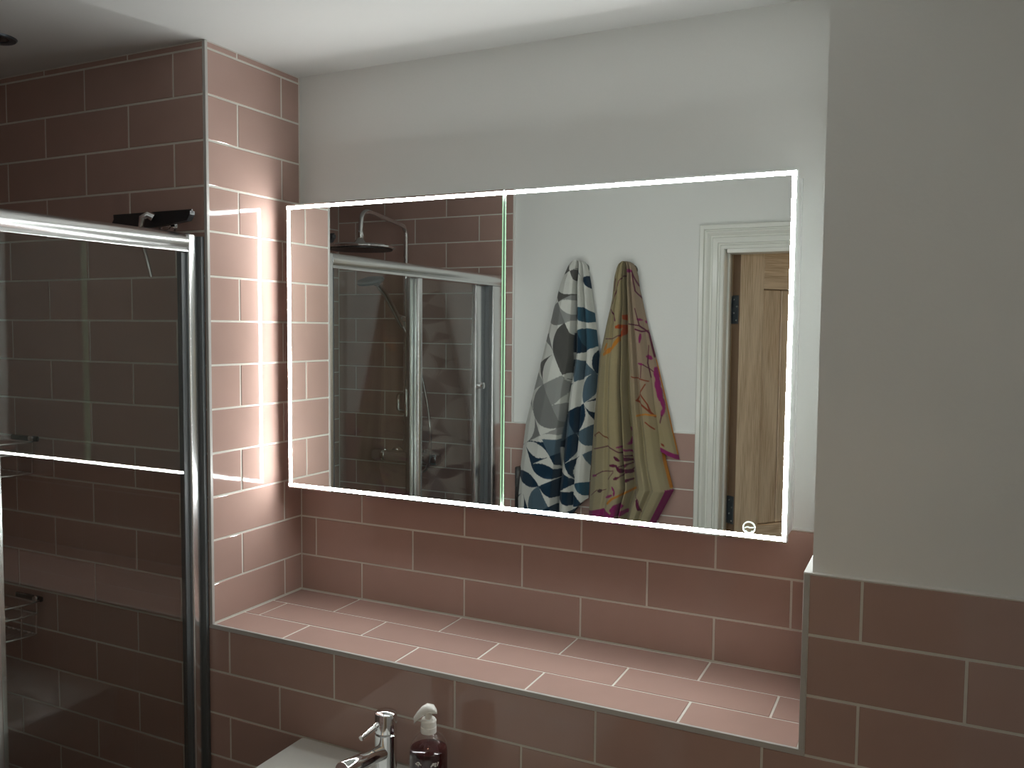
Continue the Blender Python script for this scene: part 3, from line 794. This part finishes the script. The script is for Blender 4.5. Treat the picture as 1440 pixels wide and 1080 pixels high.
def towel(name, label, zs, xl, xr, fold_s, fold_h, th_z, th_v, bot_s, bot_z, paint, ns=200, nv=420, parent=None, back=0.0):
    """hanging cloth: outline given by xl(z), xr(z); folds by a profile over s; open lower edge by bot(s)"""
    zs = np.array(zs); top = zs[0]
    S = np.linspace(0, 1, ns); Vv = np.linspace(0, 1, nv)
    s, v = np.meshgrid(S, Vv)
    zb = interp(bot_s, bot_z, s)
    z = top - (v ** 1.15) * (top - zb)
    order = np.argsort(zs)
    L = interp(zs[order], np.array(xl)[order], z) - 0.020; R = interp(zs[order], np.array(xr)[order], z) - 0.020
    wob = 0.010 * np.sin(z * 17 + 1.3) * np.clip((top - z) * 3, 0, 1)
    sw = np.clip(s + wob * np.sin(np.pi * s), 0, 1)
    x = L + (R - L) * s
    th = interp(np.array(th_z)[::-1], np.array(th_v)[::-1], z)
    f = interp(fold_s, fold_h, sw)
    k = np.ones(5) / 5
    for i in range(nv): f[i] = np.convolve(np.pad(f[i], 2, mode='edge'), k, mode='valid')
    depth = th * f
    depth += 0.0025 * np.sin(z * 31 + s * 9) * np.sin(np.pi * s) * np.clip((top - z) * 6, 0, 1)
    y = WALLY + 0.012 - back + np.maximum(depth, 0.0)
    # front grid + back grid (close to the wall) joined round the edge
    back_y = WALLY + 0.011 - back + np.zeros_like(y)
    yb = np.where(np.abs(s - .5) > .499, y - 0.0005, np.minimum(back_y + 0.35 * np.maximum(depth, 0), y - 0.005))
    P = np.concatenate([np.stack([x, y, z], -1).reshape(-1, 3), np.stack([x, yb, z], -1).reshape(-1, 3)])
    n = ns * nv
    idx = np.arange(n).reshape(nv, ns)
    a, b, c, d = idx[:-1, :-1].ravel(), idx[:-1, 1:].ravel(), idx[1:, 1:].ravel(), idx[1:, :-1].ravel()
    q = [np.stack([a, d, c, b], -1), np.stack([a, b, c, d], -1) + n]
    def strip(e): return np.stack([e[:-1], e[1:], e[1:] + n, e[:-1] + n], -1)
    q += [strip(idx[-1]), strip(idx[0][::-1]), strip(idx[::-1, -1]), strip(idx[:, 0])]
    Q = np.concatenate(q)
    me = bpy.data.meshes.new(name)
    me.from_pydata(P.tolist(), [], Q.tolist()); me.update()
    col = paint(x, z, s, v)                       # the woven print, as cloth colour
    rgba = np.ones((2 * n, 4), np.float32)
    rgba[:n, :3] = col.reshape(-1, 3); rgba[n:, :3] = col.reshape(-1, 3)
    at = me.color_attributes.new('print', 'FLOAT_COLOR', 'POINT')
    at.data.foreach_set('color', rgba.ravel())
    for p in me.polygons: p.use_smooth = True
    o = link(name, me, TOWEL, parent)
    if parent is None: tag(o, label, 'towel', 'towels hanging on the opposite wall')
    return o

def towel_material():
    m, nt, b = new_mat('towel_cloth')
    a = nt.nodes.new('ShaderNodeVertexColor'); a.layer_name = 'print'
    nt.links.new(a.outputs[0], b.inputs['Base Color'])
    b.inputs['Roughness'].default_value = 0.95
    b.inputs['Specular IOR Level'].default_value = 0.1
    b.inputs['Sheen Weight'].default_value = 0.15
    tc = nt.nodes.new('ShaderNodeTexCoord')
    n = nt.nodes.new('ShaderNodeTexNoise'); n.inputs['Scale'].default_value = 700; n.inputs['Detail'].default_value = 2
    nt.links.new(tc.outputs['Object'], n.inputs['Vector'])
    bp = nt.nodes.new('ShaderNodeBump'); bp.inputs['Strength'].default_value = 0.5; bp.inputs['Distance'].default_value = 0.002
    nt.links.new(n.outputs['Fac'], bp.inputs['Height']); nt.links.new(bp.outputs['Normal'], b.inputs['Normal'])
    return m
TOWEL = towel_material()

def paint_geo(x, z, s, v):
    WH, LG, GR, DG = (.66, .67, .63), (.30, .31, .30), (.20, .205, .20), (.095, .095, .09)
    NV, SB, ST = (.012, .035, .065), (.085, .135, .175), (.035, .095, .14)
    right = s > 0.62
    xs = np.where(right, x * 1.25 + 0.31, x)
    zz = np.where(right, z + 0.13, z)
    c, sn = math.cos(math.radians(25)), math.sin(math.radians(25))
    cell = 0.086
    p = ((xs - .1) * c + (zz - 1.1) * sn) / cell
    q = (-(xs - .1) * sn + (zz - 1.1) * c) / cell
    i, j = np.floor(p).astype(int), np.floor(q).astype(int)
    fx, fy = p - i, q - j
    h = (i * 73856093) ^ (j * 19349663)
    h = (h ^ (h >> 5)) & 0xffff
    ori = np.abs((i + 2 * j + (h >> 3)) % 4)
    fx2 = np.where(ori % 2 == 1, 1 - fx, fx); fy2 = np.where(ori // 2 == 1, 1 - fy, fy)
    r = np.hypot(fx2, fy2); r2 = np.hypot(1 - fx2, 1 - fy2)
    leaf = (h % 5) == 0
    fg = np.where(leaf, (r < 1) & (r2 < 1), r < 1)
    lowb = np.clip((1.37 - z) / 0.10, 0, 1)
    blue = (((h >> 4) % 100) / 100.0 < np.maximum(lowb, right * 0.95))
    up = np.array([WH, DG, WH, GR, LG, WH, DG, GR]); lo = np.array([NV, WH, SB, NV, ST, WH, NV, SB])
    kf = (i + 3 * j + (h >> 6)) % 8
    even = (i + j) % 2 == 0
    cu = up[kf % 8]; cl = lo[kf % 8]
    fgc = np.where(blue[..., None], cl, cu)
    # background alternates light and coloured so neighbours stay apart
    light = fgc.mean(-1) > .4
    bgdark = np.where(blue[..., None], lo[np.array([0, 2, 4, 6])[(h >> 9) % 4]], up[np.array([1, 3, 4, 7])[(h >> 9) % 4]])
    bg = np.where((light)[..., None], bgdark, np.array(WH))
    out = np.where(fg[..., None], fgc, bg)
    return out

def paint_vine(x, z, s, v):
    base = np.array((.315, .262, .150)); pink = np.array((.32, .235, .175)); pale = np.array((.36, .32, .21))
    k = np.clip((s - .55) * 4, 0, 1) * np.clip((z - 1.35) * 5, 0, 1)
    out = base + (pink - base) * (0.8 * k)[..., None]
    kl = np.clip((1.35 - z) * 6, 0, 1)
    out = out + (pale - out) * (0.5 * kl)[..., None]
    C = dict(P=(.10, .012, .045), R=(.22, .045, .02), O=(.42, .07, .012), o=(.48, .19, .03), M=(.24, .025, .12), B=(.16, .05, .02), D=(.07, .035, .04))
    for cn, w, pts in VINES:
        for (ax, az), (bx_, bz) in zip(pts, pts[1:]):
            dx, dz = bx_ - ax, bz - az
            t = np.clip(((x - ax) * dx + (z - az) * dz) / (dx * dx + dz * dz + 1e-9), 0, 1)
            d = np.hypot(x - ax - t * dx, z - az - t * dz)
            wid = w * (0.55 + 0.45 * np.sin(np.pi * np.clip(t, .1, .9))) if w >= .006 else np.full_like(t, w) * 1.25
            a = np.clip((wid / 2 * 1.45 - d) / 0.0012, 0, 1)[..., None]
            out = out * (1 - a) + np.array(C[cn]) * a
    hem = lambda m, c: np.where(m[..., None], np.array(C[c]), out)
    out = hem((s > .975) & (z < 1.62) & (z > 1.16), 'o')       # bound edges
    out = hem((s > .93) & (z < 1.155), 'M')
    out = hem(v > .975, 'M')
    return out

towel('hanging_towel', 'white, grey and navy towel with bold curved geometric print',
      [1.984, 1.978, 1.965, 1.945, 1.90, 1.80, 1.63, 1.36, 1.15, 1.07, 0.90],
      [.298, .283, .272, .262, .243, .214, .172, .100, .074, .068, .070],
      [.318, .332, .342, .348, .358, .374, .396, .378, .364, .360, .350],
      [0, .05, .15, .35, .52, .60, .625, .650, .68, .74, .79, .82, .85, .91, .96, 1], [.1, .45, .75, 1.0, 1.0, .92, .12, .10, .62, .78, .66, .22, .50, .55, .40, .05],
      [2.0, 1.96, 1.9, 1.6, 1.3, .9], [.035, .06, .08, .105, .105, .10],
      [0, .45, .75, .97, 1], [.985, .955, 1.005, 1.085, 1.09], paint_geo)
tw2 = towel('hanging_towel', 'beige towel with purple and orange vine print',
      [1.974, 1.966, 1.95, 1.92, 1.84, 1.74, 1.63, 1.50, 1.37, 1.30, 1.262, 1.255, 1.24, 1.15, 1.09, 1.0, .90],
      [.486, .470, .462, .455, .449, .425, .402, .390, .380, .377, .375, .375, .374, .370, .367, .365, .366],
      [.508, .522, .532, .541, .554, .574, .598, .622, .640, .652, .658, .660, .664, .690, .660, .615, .60],
      [0, .05, .14, .27, .31, .35, .44, .475, .49, .51, .54, .56, .60, .66, .74, .78, .82, .90, .96, 1], [.1, .45, .8, 1.0, .88, 1.0, .98, .9, .25, .85, .85, .15, .35, .75, .85, .55, .75, .65, .4, .1],
      [2.0, 1.96, 1.9, 1.6, 1.3, .9], [.035, .055, .075, .10, .105, .10],
      [0, .3, .5, .75, 1], [1.02, 1.05, 1.01, .98, 1.02], paint_vine)

def hook(x, z, label):
    root = empty('wall_hook', (x, WALLY, z))
    tag(root, label, 'hook', 'hooks behind the towels')
    bm = bmesh.new(); lathe(bm, [(0, 0.0005), (0.018, 0.0005), (0.018, 0.006), (0, 0.008)], (x, WALLY, z), 20, 'Y')
    mk('rose', bm, M['chrome'], root, smooth=True)
    bm = bmesh.new(); tube(bm, [(x, WALLY + .006, z), (x, WALLY + .012, z - .002), (x, WALLY + .0165, z + .003)], 0.004, 10)
    mk('peg', bm, M['chrome'], root, smooth=True)
hook(0.308, 1.955, 'chrome wall hook under the geometric towel')
hook(0.497, 1.945, 'chrome wall hook under the vine-print towel')

# narrow dark box beside the geometric towel
rt = empty('wall_box', (0.085, YB, 0.98))
tag(rt, 'narrow dark box with a small metal knob on the tiles beside the geometric towel', 'box')
bx('case', 0.052, 0.115, YB + 0.0005, YB + 0.055, 0.93, 1.193, M['blackgloss'], rt, 0.004)
bm = bmesh.new(); lathe(bm, [(0, 0), (0.005, 0), (0.004, 0.004), (0.007, 0.008), (0.006, 0.013), (0, 0.015)], (0.073, YB + 0.03, 1.193), 16)
mk('knob', bm, M['chrome'], rt, smooth=True)

towel('side_fold', None, [1.93, 1.84, 1.74, 1.63, 1.50, 1.37, 1.30, 1.262, 1.20],
      [.50, .50, .50, .50, .51, .53, .55, .56, .57],
      [.530, .556, .580, .613, .648, .680, .698, .707, .712],
      [0, .2, .5, .8, .95, 1], [.6, .8, .6, .75, .5, .1],
      [2.0, 1.9, 1.6, 1.3, .9], [.015, .03, .05, .055, .055],
      [0, .5, 1], [1.36, 1.30, 1.262], paint_vine, ns=80, nv=240, parent=tw2, back=0.004)
